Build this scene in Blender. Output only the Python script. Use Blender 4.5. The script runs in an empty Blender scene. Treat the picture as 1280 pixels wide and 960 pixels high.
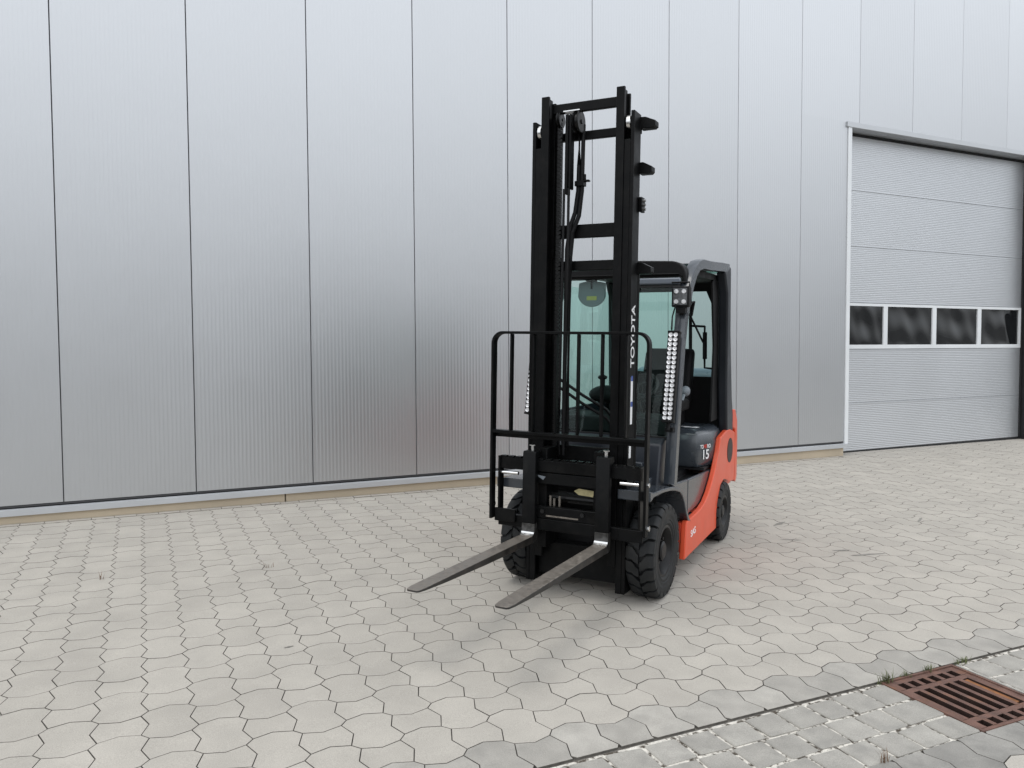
import bpy, bmesh, math, random
from mathutils import Vector, Matrix
random.seed(7)
sc = bpy.context.scene
col = sc.collection

# ------------------------------------------------------------------ camera
FOC, YAW, PITCH, ROLL, CAMH = 987.75, 0.45, 0.0444, -0.0053, 1.4122
cy_, sy_ = math.cos(YAW), math.sin(YAW)
FW = Vector((sy_*math.cos(PITCH), cy_*math.cos(PITCH), -math.sin(PITCH)))
rt_ = Vector((cy_, -sy_, 0)); up_ = rt_.cross(FW)
RT = rt_*math.cos(ROLL) + up_*math.sin(ROLL)
UP = -rt_*math.sin(ROLL) + up_*math.cos(ROLL)
cam = bpy.data.objects.new('camera', bpy.data.cameras.new('camera'))
col.objects.link(cam)
cam.matrix_world = Matrix(((RT.x, UP.x, -FW.x, 0), (RT.y, UP.y, -FW.y, 0), (RT.z, UP.z, -FW.z, CAMH), (0, 0, 0, 1)))
cam.data.sensor_width = 36; cam.data.lens = FOC/1280*36
cam.data.clip_start = 0.05; cam.data.clip_end = 2000
sc.camera = cam

# ------------------------------------------------------------------ sky and sun (bright overcast)
SUN_EL, SUN_AZ = math.radians(74), math.radians(250)      # azimuth clockwise from +Y
w = bpy.data.worlds.new('World'); sc.world = w; w.use_nodes = True
nt = w.node_tree; nt.nodes.clear()
out = nt.nodes.new('ShaderNodeOutputWorld'); bg = nt.nodes.new('ShaderNodeBackground')
sky = nt.nodes.new('ShaderNodeTexSky'); sky.sky_type = 'NISHITA'; sky.sun_disc = False
sky.sun_elevation = SUN_EL; sky.sun_rotation = SUN_AZ; sky.air_density = 1.0; sky.dust_density = 3.0
tc = nt.nodes.new('ShaderNodeTexCoord'); sx = nt.nodes.new('ShaderNodeSeparateXYZ')
rp = nt.nodes.new('ShaderNodeValToRGB')
rp.color_ramp.elements[0].position = 0.0; rp.color_ramp.elements[0].color = (.31, .32, .33, 1)
for p_, c_ in ((.36, (1.64, 1.70, 1.78, 1)), (.6, (1.33, 1.38, 1.45, 1))):
    e_ = rp.color_ramp.elements.new(p_); e_.color = c_
rp.color_ramp.elements[-1].position = 1.0; rp.color_ramp.elements[-1].color = (.95, 1.0, 1.06, 1)
sc_ = nt.nodes.new('ShaderNodeVectorMath'); sc_.operation = 'SCALE'; sc_.inputs['Scale'].default_value = 13.2
mx = nt.nodes.new('ShaderNodeMix'); mx.data_type = 'RGBA'; mx.inputs['Factor'].default_value = 0.85
nt.links.new(tc.outputs['Generated'], sx.inputs[0]); nt.links.new(sx.outputs['Z'], rp.inputs['Fac'])
nt.links.new(rp.outputs['Color'], sc_.inputs[0])
nt.links.new(sky.outputs['Color'], mx.inputs['A']); nt.links.new(sc_.outputs[0], mx.inputs['B'])
nt.links.new(mx.outputs['Result'], bg.inputs['Color']); bg.inputs['Strength'].default_value = 0.10
nt.links.new(bg.outputs[0], out.inputs['Surface'])
sl = bpy.data.lights.new('sun', 'SUN'); sl.energy = 1.05; sl.angle = math.radians(28); sl.color = (1, .97, .92)
so = bpy.data.objects.new('sun', sl); col.objects.link(so)
so.rotation_euler = (Vector((math.sin(SUN_AZ)*math.cos(SUN_EL), math.cos(SUN_AZ)*math.cos(SUN_EL), math.sin(SUN_EL)))).to_track_quat('Z', 'Y').to_euler()
sc.view_settings.view_transform = 'Standard'; sc.view_settings.look = 'None'
sc.view_settings.exposure = 0.0; sc.view_settings.gamma = 1.0
sc.cycles.max_bounces = 8; sc.cycles.transparent_max_bounces = 16

# ------------------------------------------------------------------ frames: the wall stands plumb, the yard falls 2 % away from it
WALL = 7.543; PANEL = 1.034; SEAM0 = -0.5274
GA, GB, PH = -0.0045, 0.0219, -0.0118
gz = Vector((-GA, -GB, 1)).normalized()
gx = Vector((math.cos(PH), math.sin(PH), 0)); gx = (gx - gz*gx.dot(gz)).normalized(); gy = gz.cross(gx)
GM = Matrix(((gx.x, gy.x, gz.x, 0), (gx.y, gy.y, gz.y, 0), (gx.z, gy.z, gz.z, -GB*WALL), (0, 0, 0, 1)))

# ------------------------------------------------------------------ helpers
class MB:
    def __init__(s): s.v = []; s.f = []
    def add(s, vs, fs):
        o = len(s.v); s.v += [tuple(p) for p in vs]; s.f += [tuple(i+o for i in f) for f in fs]; return s
    def box(s, x0, x1, y0, y1, z0, z1):
        return s.add([(x0,y0,z0),(x1,y0,z0),(x1,y1,z0),(x0,y1,z0),(x0,y0,z1),(x1,y0,z1),(x1,y1,z1),(x0,y1,z1)],
                     [(0,3,2,1),(4,5,6,7),(0,1,5,4),(1,2,6,5),(2,3,7,6),(3,0,4,7)])
    def prism(s, poly, ax, a0, a1):
        def P(p, a): return {'x': (a, p[0], p[1]), 'y': (p[0], a, p[1]), 'z': (p[0], p[1], a)}[ax]
        n = len(poly)
        return s.add([P(p, a0) for p in poly] + [P(p, a1) for p in poly],
                     [tuple(range(n))[::-1], tuple(range(n, 2*n))] + [(i, (i+1) % n, n+(i+1) % n, n+i) for i in range(n)])
    def sweep(s, path, prof, up=(0, 0, 1), caps=True, closed=False):
        path = [Vector(p) for p in path]; up = Vector(up); n = len(prof); vs = []; m = len(path)
        for i, p in enumerate(path):
            if closed: t = path[(i+1) % m] - path[i-1]
            else: t = path[min(i+1, m-1)] - path[max(i-1, 0)]
            t.normalize(); sd = t.cross(up)
            if sd.length < 1e-4: sd = t.cross(Vector((1, 0, 0)))
            sd.normalize(); u2 = sd.cross(t)
            k = 1.0
            if 0 < i < m-1 and not closed:
                a = (path[i]-path[i-1]).normalized(); c = max(.5, a.dot(t)); k = 1/c
            for q in prof: vs.append(p + sd*q[0]*k + u2*q[1])
        fs = []
        for i in range(m if closed else m-1):
            j = (i+1) % m
            for k in range(n): fs.append((i*n+k, i*n+(k+1) % n, j*n+(k+1) % n, j*n+k))
        if caps and not closed: fs += [tuple(range(n))[::-1], tuple((m-1)*n+k for k in range(n))]
        return s.add(vs, fs)
    def tube(s, path, r, n=8, closed=False):
        up = (0, 0, 1)
        return s.sweep(path, [(r*math.cos(2*math.pi*k/n), r*math.sin(2*math.pi*k/n)) for k in range(n)], up, True, closed)
    def bar(s, path, wd, th, up):
        a, b = wd/2, th/2
        return s.sweep(path, [(-a, -b), (a, -b), (a, b), (-a, b)], up)
    def cyl(s, p0, p1, r, n=14, r1=None):
        p0 = Vector(p0); p1 = Vector(p1); t = (p1-p0).normalized()
        u = t.cross(Vector((0, 0, 1)) if abs(t.z) < .9 else Vector((1, 0, 0))).normalized(); v = t.cross(u)
        r1 = r if r1 is None else r1
        vs = [p0+(u*math.cos(2*math.pi*k/n)+v*math.sin(2*math.pi*k/n))*r for k in range(n)] + \
             [p1+(u*math.cos(2*math.pi*k/n)+v*math.sin(2*math.pi*k/n))*r1 for k in range(n)]
        return s.add(vs, [tuple(range(n))[::-1], tuple(range(n, 2*n))] + [(i, (i+1) % n, n+(i+1) % n, n+i) for i in range(n)])
    def lathe(s, prof, c, n=40, ax='x'):
        # prof: closed list of (radius, axial); axis along x
        m = len(prof); vs = []
        for k in range(n):
            a = 2*math.pi*k/n
            for r, x in prof: vs.append((c[0]+x, c[1]+r*math.sin(a), c[2]+r*math.cos(a)))
        fs = []
        for k in range(n):
            j = (k+1) % n
            for i in range(m): fs.append((k*m+i, k*m+(i+1) % m, j*m+(i+1) % m, j*m+i))
        return s.add(vs, fs)
    def ball(s, c, r, nu=14, nv=8):
        vs = []; fs = []
        for j in range(nv+1):
            b = -math.pi/2+math.pi*j/nv
            for i in range(nu):
                a = 2*math.pi*i/nu
                vs.append((c[0]+r[0]*math.cos(b)*math.cos(a), c[1]+r[1]*math.cos(b)*math.sin(a), c[2]+r[2]*math.sin(b)))
        for j in range(nv):
            for i in range(nu): fs.append((j*nu+i, j*nu+(i+1) % nu, (j+1)*nu+(i+1) % nu, (j+1)*nu+i))
        return s.add(vs, fs)
    def mesh(s, name, tf=None, smooth=None, fix=True):
        me = bpy.data.meshes.new(name)
        me.from_pydata([tf(p) if tf else p for p in s.v], [], s.f)
        bm = bmesh.new(); bm.from_mesh(me)
        if fix:
            bmesh.ops.remove_doubles(bm, verts=bm.verts, dist=1e-6)
            bmesh.ops.recalc_face_normals(bm, faces=bm.faces)
        bm.to_mesh(me); bm.free()
        if smooth is not None:
            for p in me.polygons: p.use_smooth = True
            me.set_sharp_from_angle(angle=math.radians(smooth))
        return me
    def build(s, name, mat, parent=None, bevel=0, seg=2, tf=None, smooth=None, kind=None, fix=True):
        me = s.mesh(name, tf, smooth if smooth is not None else (45 if bevel else None), fix)
        me.materials.append(mat)
        o = link(name, me, parent)
        if bevel:
            b = o.modifiers.new('edge', 'BEVEL'); b.width = bevel; b.segments = seg; b.limit_method = 'ANGLE'; b.angle_limit = math.radians(35)
        if kind: o['kind'] = kind
        return o

def link(name, me, parent=None):
    o = bpy.data.objects.new(name, me); col.objects.link(o)
    if parent: o.parent = parent
    return o
def empty(name, mat=None, label=None, cat=None, kind=None, group=None):
    o = bpy.data.objects.new(name, None); o.empty_display_size = .2; col.objects.link(o)
    if mat is not None: o.matrix_world = mat
    tag(o, label, cat, kind, group); return o
def tag(o, label=None, cat=None, kind=None, group=None):
    if label: o['label'] = label
    if cat: o['category'] = cat
    if kind: o['kind'] = kind
    if group: o['group'] = group
def arc(cx, cz, r, a0, a1, n=6):
    return [(cx+r*math.cos(math.radians(a0+(a1-a0)*i/n)), cz+r*math.sin(math.radians(a0+(a1-a0)*i/n))) for i in range(n+1)]

def material(name, base, rough=.5, metal=0.0, var=.12, scale=8, bump=0.0, bscale=60, spec=.5, coat=0, rvar=.1, dirt=None, dirtamt=.5, dscale=3, island=0.0, dlo=.5, dhi=.72, speck=0, world=False):
    m = bpy.data.materials.new(name); m.use_nodes = True
    nt = m.node_tree; N = nt.nodes; Lk = nt.links; b = N['Principled BSDF']
    tc = N.new('ShaderNodeTexCoord')
    if world:
        gg = N.new('ShaderNodeNewGeometry'); cosrc = gg.outputs['Position']
    else: cosrc = tc.outputs['Object']
    no = N.new('ShaderNodeTexNoise'); no.inputs['Scale'].default_value = scale; no.inputs['Detail'].default_value = 6
    Lk.new(cosrc, no.inputs['Vector'])
    mr = N.new('ShaderNodeMapRange'); mr.inputs['From Min'].default_value = .3; mr.inputs['From Max'].default_value = .7
    mr.inputs['To Min'].default_value = 1-var; mr.inputs['To Max'].default_value = 1+var
    Lk.new(no.outputs['Fac'], mr.inputs['Value'])
    val = mr.outputs[0]
    if island:
        ge = N.new('ShaderNodeNewGeometry'); oi = N.new('ShaderNodeObjectInfo')
        ad = N.new('ShaderNodeMath'); ad.operation = 'ADD'; fr = N.new('ShaderNodeMath'); fr.operation = 'FRACT'
        Lk.new(ge.outputs['Random Per Island'], ad.inputs[0]); Lk.new(oi.outputs['Random'], ad.inputs[1]); Lk.new(ad.outputs[0], fr.inputs[0])
        m2 = N.new('ShaderNodeMapRange'); m2.inputs['To Min'].default_value = 1-island; m2.inputs['To Max'].default_value = 1+island
        Lk.new(fr.outputs[0], m2.inputs['Value'])
        mu = N.new('ShaderNodeMath'); mu.operation = 'MULTIPLY'; Lk.new(val, mu.inputs[0]); Lk.new(m2.outputs[0], mu.inputs[1]); val = mu.outputs[0]
    if speck:
        ns = N.new('ShaderNodeTexNoise'); ns.inputs['Scale'].default_value = 260; ns.inputs['Detail'].default_value = 3; Lk.new(cosrc, ns.inputs['Vector'])
        ms = N.new('ShaderNodeMapRange'); ms.inputs['From Min'].default_value = .3; ms.inputs['From Max'].default_value = .7; ms.inputs['To Min'].default_value = 1-speck*1.6; ms.inputs['To Max'].default_value = 1+speck*1.6
        Lk.new(ns.outputs['Fac'], ms.inputs['Value']); mu2 = N.new('ShaderNodeMath'); mu2.operation = 'MULTIPLY'; Lk.new(val, mu2.inputs[0]); Lk.new(ms.outputs[0], mu2.inputs[1]); val = mu2.outputs[0]
    vm = N.new('ShaderNodeVectorMath'); vm.operation = 'SCALE'; vm.inputs[0].default_value = base
    Lk.new(val, vm.inputs['Scale']); colr = vm.outputs[0]
    if dirt:
        n2 = N.new('ShaderNodeTexNoise'); n2.inputs['Scale'].default_value = dscale; n2.inputs['Detail'].default_value = 9; n2.inputs['Roughness'].default_value = .65
        Lk.new(cosrc, n2.inputs['Vector'])
        r2 = N.new('ShaderNodeMapRange'); r2.inputs['From Min'].default_value = dlo; r2.inputs['From Max'].default_value = dhi; r2.inputs['To Max'].default_value = dirtamt
        Lk.new(n2.outputs['Fac'], r2.inputs['Value'])
        mi = N.new('ShaderNodeMix'); mi.data_type = 'RGBA'; Lk.new(r2.outputs[0], mi.inputs['Factor']); Lk.new(colr, mi.inputs['A']); mi.inputs['B'].default_value = (*dirt, 1)
        colr = mi.outputs['Result']
    Lk.new(colr, b.inputs['Base Color'])
    b.inputs['Metallic'].default_value = metal; b.inputs['Specular IOR Level'].default_value = spec
    b.inputs['Coat Weight'].default_value = coat; b.inputs['Coat Roughness'].default_value = .08
    r3 = N.new('ShaderNodeMapRange'); r3.inputs['From Min'].default_value = .3; r3.inputs['From Max'].default_value = .7
    r3.inputs['To Min'].default_value = max(.02, rough-rvar); r3.inputs['To Max'].default_value = min(1, rough+rvar)
    Lk.new(no.outputs['Fac'], r3.inputs['Value']); Lk.new(r3.outputs[0], b.inputs['Roughness'])
    if bump:
        n4 = N.new('ShaderNodeTexNoise'); n4.inputs['Scale'].default_value = bscale; n4.inputs['Detail'].default_value = 4
        Lk.new(cosrc, n4.inputs['Vector'])
        bp = N.new('ShaderNodeBump'); bp.inputs['Strength'].default_value = min(1, bump); bp.inputs['Distance'].default_value = .002
        Lk.new(n4.outputs['Fac'], bp.inputs['Height']); Lk.new(bp.outputs[0], b.inputs['Normal'])
    return m

M = {}
M['cladding'] = material('silver_cladding', (.515, .525, .536), .41, .93, .02, .5, 1.0, 1.4, rvar=.02, island=.02)
M['trim'] = material('light_trim', (.50, .515, .53), .4, .35, .03, 2)
M['seam'] = material('seam_dark', (.06, .06, .062), .7)
M['plinth'] = material('beige_plinth', (.50, .42, .31), .85, 0, .1, 3, .3, 90, dirt=(.25, .21, .17), dirtamt=.4, dscale=1.5)
M['door'] = material('door_steel', (.575, .590, .607), .40, .72, .02, 1, rvar=.03)
M['doorframe'] = material('white_aluminium', (.74, .76, .77), .4, .1, .03, 3)
M['pane'] = material('dark_acrylic', (.009, .010, .011), .025, 0, .1, 3, spec=.7, rvar=.005)
M['rubberseal'] = material('black_seal', (.012, .012, .013), .6)
M['roof'] = material('roof_grey', (.2, .2, .21), .7)
M['paver'] = material('concrete_paver', (.378, .353, .312), .88, 0, .07, 5, .6, 220, island=.045, dirt=(.32, .298, .265), dirtamt=.45, dscale=1.6, speck=.10, world=True)
M['edgepaver'] = material('stained_paver', (.325, .308, .277), .8, 0, .12, 9, .4, 200, island=.10, dirt=(.19, .183, .168), dirtamt=.45, dscale=4, speck=.08, world=True)
M['nearpaver'] = material('damp_paver', (.235, .225, .205), .7, 0, .15, 7, .4, 200, island=.10, dirt=(.13, .125, .115), dirtamt=.8, dscale=5, speck=.08, world=True)
M['cobble'] = material('gutter_cobble', (.305, .291, .262), .85, 0, .14, 10, .8, 130, island=.08, dirt=(.21, .202, .185), dirtamt=.6, dscale=9, speck=.1, world=True)
M['joint'] = material('joint_bed', (.105, .096, .083), .95, 0, .35, 30, .6, 90)
M['mortar'] = material('sandy_joint', (.60, .57, .51), .95, 0, .25, 60, 1, 150, dirt=(.06, .048, .035), dirtamt=1, dscale=30, world=True, dlo=.46, dhi=.56)
M['yard'] = material('darkened_ground', (.075, .073, .07), .9, 0, .2, .6)  # dark tone chosen to dim what the lower wall and panes reflect
M['rust'] = material('rusty_iron', (.125, .066, .050), .75, .1, .35, 14, .8, 150, dirt=(.20, .085, .038), dirtamt=.7, dscale=9)
M['rustshade'] = material('slot_shade_rust', (.030, .016, .012), .6, .1, .3, 14)  # darker copy of the rust, paints slot shade onto the bar sides
M['pit'] = material('pit_black', (.01, .008, .007), .9)
M['black'] = material('mast_black', (.0042, .0044, .0046), .40, 0, .3, 6, .15, 120, spec=.10, rvar=.12, dirt=(.014, .013, .012), dirtamt=.5, dscale=11)
M['blackmat'] = material('black_plastic', (.005, .005, .0055), .6, 0, .2, 9, .1, 200, spec=.25)
M['grease'] = material('greasy_black', (.004, .004, .004), .35, 0, .3, 20, .3, 80, spec=.25)
M['slate'] = material('slate_paint', (.033, .040, .049), .26, 0, .1, 3, .04, 200, rvar=.05, coat=.35, dirt=(.10, .10, .10), dirtamt=.25, dscale=4)
M['pillar'] = material('dark_pillar_paint', (.017, .020, .025), .38, 0, .1, 3, spec=.35)
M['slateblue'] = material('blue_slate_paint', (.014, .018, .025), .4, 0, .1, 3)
M['orange'] = material('orange_paint', (.70, .088, .034), .36, 0, .05, 2, .04, 150, spec=.4, coat=.08, dirt=(.42, .07, .03), dirtamt=.25, dscale=5)
M['deeporange'] = material('orange_paint_dark', (.50, .06, .03), .5, 0, .1, 4)
M['tyre'] = material('tyre_rubber', (.010, .0112, .012), .62, 0, .25, 12, .3, 120, spec=.35, dirt=(.032, .031, .029), dirtamt=.5, dscale=8)
M['rim'] = material('rim_black', (.007, .007, .0075), .42, 0, .3, 15, .2, 60, spec=.3, dirt=(.025, .023, .021), dirtamt=.4, dscale=12)
M['steel'] = material('bare_steel', (.62, .62, .61), .28, 1, .1, 30)
M['chrome'] = material('chrome_rod', (.80, .80, .80), .12, 1, .03, 30, rvar=.03)
M['blade'] = material('worn_fork_steel', (.155, .138, .118), .5, .25, .3, 45, .6, 90, rvar=.15, dirt=(.075, .060, .048), dirtamt=.7, dscale=26)
M['led'] = material('led_reflector', (.80, .80, .81), .25, .3, .1, 60)
M['wornblack'] = material('worn_black_steel', (.035, .034, .032), .38, .5, .3, 30, rvar=.1, dirt=(.16, .155, .15), dirtamt=.6, dscale=18)
M['bladeside'] = material('fork_side_paint', (.020, .018, .016), .5, .1, .3, 14, .4, 90, dirt=(.07, .055, .042), dirtamt=.6, dscale=10)
M['header'] = material('header_grey', (.15, .17, .20), .35, 0, .06, 4)
M['lens'] = material('lamp_lens', (.16, .165, .17), .2, .4, .3, 60)
M['white'] = material('white_print', (.8, .8, .8), .5, 0, .03, 5)
M['redprint'] = material('red_print', (.62, .06, .04), .5, 0, .03, 5)
M['bluelabel'] = material('blue_print', (.04, .08, .30), .5, 0, .03, 5)
M['yellow'] = material('yellow_print', (.50, .47, .08), .5, 0, .1, 30)
M['brass'] = material('yellow_tag', (.42, .37, .20), .4, .3, .2, 40)
M['greyplastic'] = material('grey_plastic', (.16, .18, .20), .45, 0, .06, 4)
M['seat'] = material('seat_vinyl', (.003, .003, .0034), .6, 0, .2, 10, .3, 100, spec=.15)
M['tank'] = material('tank_grey_blue', (.14, .19, .24), .35, 0, .1, 6)
M['hole'] = material('exhaust_brown', (.035, .022, .018), .6, 0, .2, 10)
M['grass'] = material('weed_green', (.10, .115, .045), .8, 0, .35, 30)
M['weed'] = material('dry_weed', (.16, .10, .06), .8, 0, .35, 30)

def glass_material(name, tint, refl=.5):
    m = bpy.data.materials.new(name); m.use_nodes = True; nt = m.node_tree; nt.nodes.clear()
    o = nt.nodes.new('ShaderNodeOutputMaterial'); t = nt.nodes.new('ShaderNodeBsdfTransparent'); t.inputs[0].default_value = (*tint, 1)
    g = nt.nodes.new('ShaderNodeBsdfGlossy'); g.inputs['Roughness'].default_value = .01; g.inputs[0].default_value = (.9, 1, .97, 1)
    f = nt.nodes.new('ShaderNodeFresnel'); f.inputs['IOR'].default_value = 1.3
    no = nt.nodes.new('ShaderNodeTexNoise'); no.inputs['Scale'].default_value = 4; tcg = nt.nodes.new('ShaderNodeTexCoord')
    nt.links.new(tcg.outputs['Object'], no.inputs['Vector'])
    bp = nt.nodes.new('ShaderNodeBump'); bp.inputs['Strength'].default_value = .03; bp.inputs['Distance'].default_value = .01
    nt.links.new(no.outputs['Fac'], bp.inputs['Height']); nt.links.new(bp.outputs[0], g.inputs['Normal'])
    x = nt.nodes.new('ShaderNodeMixShader')
    nt.links.new(f.outputs[0], x.inputs[0]); nt.links.new(t.outputs[0], x.inputs[1]); nt.links.new(g.outputs[0], x.inputs[2]); nt.links.new(x.outputs[0], o.inputs[0])
    return m
M['glass'] = glass_material('tinted_glass', (.775, .965, .915))

def text_part(name, body, size, mat, parent, origin, right, up, extrude=.0008, sx_=1.0):
    cu = bpy.data.curves.new(name, 'FONT'); cu.body = body; cu.size = size; cu.extrude = extrude; cu.align_x = 'LEFT'; cu.offset = size*.012
    tmp = bpy.data.objects.new('text_source', cu)
    me = bpy.data.meshes.new_from_object(tmp); bpy.data.objects.remove(tmp); bpy.data.curves.remove(cu)
    r = Vector(right).normalized(); u = Vector(up).normalized(); n = r.cross(u); o = Vector(origin)
    for v in me.vertices: v.co = o + r*v.co.x*sx_ + u*v.co.y + n*v.co.z
    me.name = name; me.materials.clear(); me.materials.append(mat)
    return link(name, me, parent)

# ================================================================== GROUND
yard = MB(); hx0, hx1, hy0, hy1 = 3.03, 3.51, 2.022, 2.50
for a_, b_, c_, d_ in ((-400, 400, -400, hy0), (-400, 400, hy1, 400), (-400, hx0, hy0, hy1), (hx1, 400, hy0, hy1)): yard.add([(a_, c_, -.03), (b_, c_, -.03), (b_, d_, -.03), (a_, d_, -.03)], [(0, 1, 2, 3)])
yo = yard.build('ground', M['yard'], kind='structure', fix=False); yo.matrix_world = GM
tag(yo, 'ground running out to the horizon, made dark asphalt to deepen the hall reflections', 'ground')

PXL, PYL, LX0, LY0 = .18264, .20661, .2525, 3.6555
def shape_big(): return [(0, .703), (.42, .588), (.58, .412), (.42, 0), (.58, -.412), (.42, -.588), (0, -.703), (-.42, -.588), (-.58, -.412), (-.42, 0), (-.58, .412), (-.42, .588)]
def shape_small(): return [(0, .297), (.42, .412), (.58, 0), (.42, -.412), (0, -.297), (-.42, -.412), (-.58, 0), (-.42, .412)]
def shape_edge(): return [(0, .297), (.42, .412), (.58, 0), (.42, -.412), (.42, -.51), (-.42, -.51), (-.42, -.412), (-.58, 0), (-.42, .412)]
def clip(poly, fn):
    o = []
    for i in range(len(poly)):
        a, b = poly[i], poly[(i+1) % len(poly)]; fa, fb = fn(a), fn(b)
        if fa >= 0: o.append(a)
        if fa*fb < 0:
            t = fa/(fa-fb); o.append((a[0]+(b[0]-a[0])*t, a[1]+(b[1]-a[1])*t))
    return o
def inset(poly, dd):
    n = len(poly); ar = sum(poly[i][0]*poly[(i+1) % n][1]-poly[(i+1) % n][0]*poly[i][1] for i in range(n)); sg = 1 if ar > 0 else -1
    o = []
    for i in range(n):
        p0, p1, p2 = Vector(poly[i-1]), Vector(poly[i]), Vector(poly[(i+1) % n])
        a = p1-p0; b = p2-p1
        if a.length < 1e-5 or b.length < 1e-5: o.append(tuple(p1)); continue
        a.normalize(); b.normalize()
        na = Vector((-a.y, a.x))*sg; nb = Vector((-b.y, b.x))*sg; m = na+nb
        if m.length < .2: m = na
        m.normalize(); k = dd/max(.35, m.dot(na)); q = p1+m*k; o.append((q.x, q.y))
    return o
def stone(mb, poly, gap=.0014, ch=.0010, c=(0, 0), z=0, tl=(0, 0), thick=.035):
    p1 = inset(poly, gap); p2 = inset(poly, gap+ch); n = len(poly)
    def Z(p): return z+tl[0]*p[0]+tl[1]*p[1]
    vs = [(p[0]+c[0], p[1]+c[1], Z(p)-thick) for p in p1] + [(p[0]+c[0], p[1]+c[1], Z(p)-ch*.8) for p in p1] + [(p[0]+c[0], p[1]+c[1], Z(p)) for p in p2]
    fs = [(i, (i+1) % n, n+(i+1) % n, n+i) for i in range(n)] + [(n+i, n+(i+1) % n, 2*n+(i+1) % n, 2*n+i) for i in range(n)] + [tuple(range(2*n, 3*n))]
    mb.side = getattr(mb, 'side', []) + [1]*(2*n)+[0]
    mb.add(vs, fs)
def sides(me, mb):
    me.materials.append(M['joint']); me.polygons.foreach_set('material_index', mb.side)
def ccw(poly):
    n = len(poly); ar = sum(poly[i][0]*poly[(i+1) % n][1]-poly[(i+1) % n][0]*poly[i][1] for i in range(n))
    return poly if ar > 0 else poly[::-1]
def proj(gp):       # yard coordinates -> pixel (1280x960) and depth
    q = GM @ Vector((gp[0], gp[1], 0)) - Vector((0, 0, CAMH)); z = q.dot(FW)
    return (640+FOC*q.dot(RT)/z, 480-FOC*q.dot(UP)/z, z) if z > .3 else (-1e4, 0, 1e4)
def visible_area(gp):
    u, v, z = proj(gp)
    if not (-15 < u < 1295 and v < 985): return 0
    q = GM @ Vector((gp[0], gp[1], 0)) - Vector((0, 0, CAMH))
    return abs(q.normalized().dot(gz))/z**2
def wy(p):  # distance before the wall plane, for yard coordinates
    return (GM @ Vector((p[0], p[1], 0))).y
FAR_EDGE = LY0-5.51*PYL; NEAR_EDGE = 2.022

pavement = empty('pavement', GM, 'pale grey interlocking concrete paving in front of the hall', 'pavement', 'structure')
jb = MB(); jb.add([(-9, FAR_EDGE-.01, -.009), (16, FAR_EDGE-.01, -.009), (16, 7.72, -.009), (-9, 7.72, -.009)], [(0, 1, 2, 3)])
jb.add([(-6, -2.0, -.009), (12, -2.0, -.009), (12, NEAR_EDGE+.005, -.009), (-6, NEAR_EDGE+.005, -.009)], [(0, 1, 2, 3)])
jb.build('joint_bed', M['joint'], pavement, fix=False)
stones = []        # (area, shape key, poly, centre, material)
def S_(sh): return ccw([(a*PXL, b*PYL) for a, b in sh])
for j in range(-5, 22):
    for i in range(-46, 84):
        c = (LX0+i*PXL, LY0+j*PYL)
        wyc = wy(c)
        lim = WALL-.092 if (GM @ Vector((c[0], c[1], 0))).x < 8.5 else WALL+.19
        if wyc-lim > .2: continue
        big = (i+j) % 2 == 0
        key = 'big' if big else 'small'; poly = S_(shape_big() if big else shape_small())
        mat = 'paver'
        if j == -5:
            mat = 'edgepaver'
            if big: poly = clip(poly, lambda p: p[1]+.51*PYL); key = None
            else: poly = S_(shape_edge()); key = 'edge'
        if max(wy((c[0]+p[0], c[1]+p[1])) for p in poly) > lim:
            poly = clip(poly, lambda p: lim-wy((c[0]+p[0], c[1]+p[1]))); key = None
        if len(poly) < 3: continue
        ar = abs(sum(poly[k][0]*poly[(k+1) % len(poly)][1]-poly[(k+1) % len(poly)][0]*poly[k][1] for k in range(len(poly))))
        if ar < .002: continue
        stones.append((visible_area(c)*ar, key, poly, c, mat))
yc0 = NEAR_EDGE-.51*PYL
for j in range(0, 12):
    for i in range(-20, 40):
        c = (2.95+i*PXL, yc0-j*PYL); big = (i+j) % 2 == 1
        poly = S_(shape_big() if big else shape_small()); key = 'big' if big else 'small'; mat = 'paver'
        if j == 0:
            mat = 'nearpaver'
            if big: poly = clip(poly, lambda p: .51*PYL-p[1]); key = None
            else: poly = ccw([(a, -b) for a, b in S_(shape_edge())]); key = 'edge_near'
        ar = .06 if big else .035
        stones.append((visible_area(c)*ar, key, poly, c, mat))
stones.sort(key=lambda s: -s[0])
def edge_run():     # narrow rectangular stones along the plinth
    k = 0; x = -6.0; o = []
    while x < 8.4:
        l = .172
        p = [(x, WALL-.087), (x+l, WALL-.087), (x+l, WALL-.004), (x, WALL-.004)]
        q = [(GM.inverted() @ Vector((a, b, GA*a+GB*(b-WALL)))) for a, b in p]
        cx = sum(v.x for v in q)/4; cyy = sum(v.y for v in q)/4
        o.append(([(v.x-cx, v.y-cyy) for v in q], (cx, cyy))); x += l
    return o
shared = {}
rest = {'paver': MB(), 'edgepaver': MB(), 'nearpaver': MB()}
NIND = 296
for n_, (a_, key, poly, c, mat) in enumerate(stones):
    if n_ < NIND and a_ > 0:
        kk = (key, mat)
        if key and kk in shared: me = shared[kk]
        else:
            mb = MB(); stone(mb, poly); me = mb.mesh('paving_stone', fix=False); me.materials.append(M[mat]); sides(me, mb)
            if key: shared[kk] = me
        o = link('paving_stone', me, pavement)
        o.location = (c[0], c[1], random.gauss(0, .0003)); o.rotation_euler = (random.gauss(0, .0014), random.gauss(0, .0014), random.gauss(0, .003))
    else:
        stone(rest[mat], poly, c=c, z=random.gauss(0, .0003), tl=(random.gauss(0, .0014), random.gauss(0, .0014)))
for poly, c in edge_run(): stone(rest['paver'], poly, c=c, z=random.gauss(.001, .001))
o_ = rest['paver'].build('paving_stones', M['paver'], pavement, kind='stuff', fix=False); sides(o_.data, rest['paver'])
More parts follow.
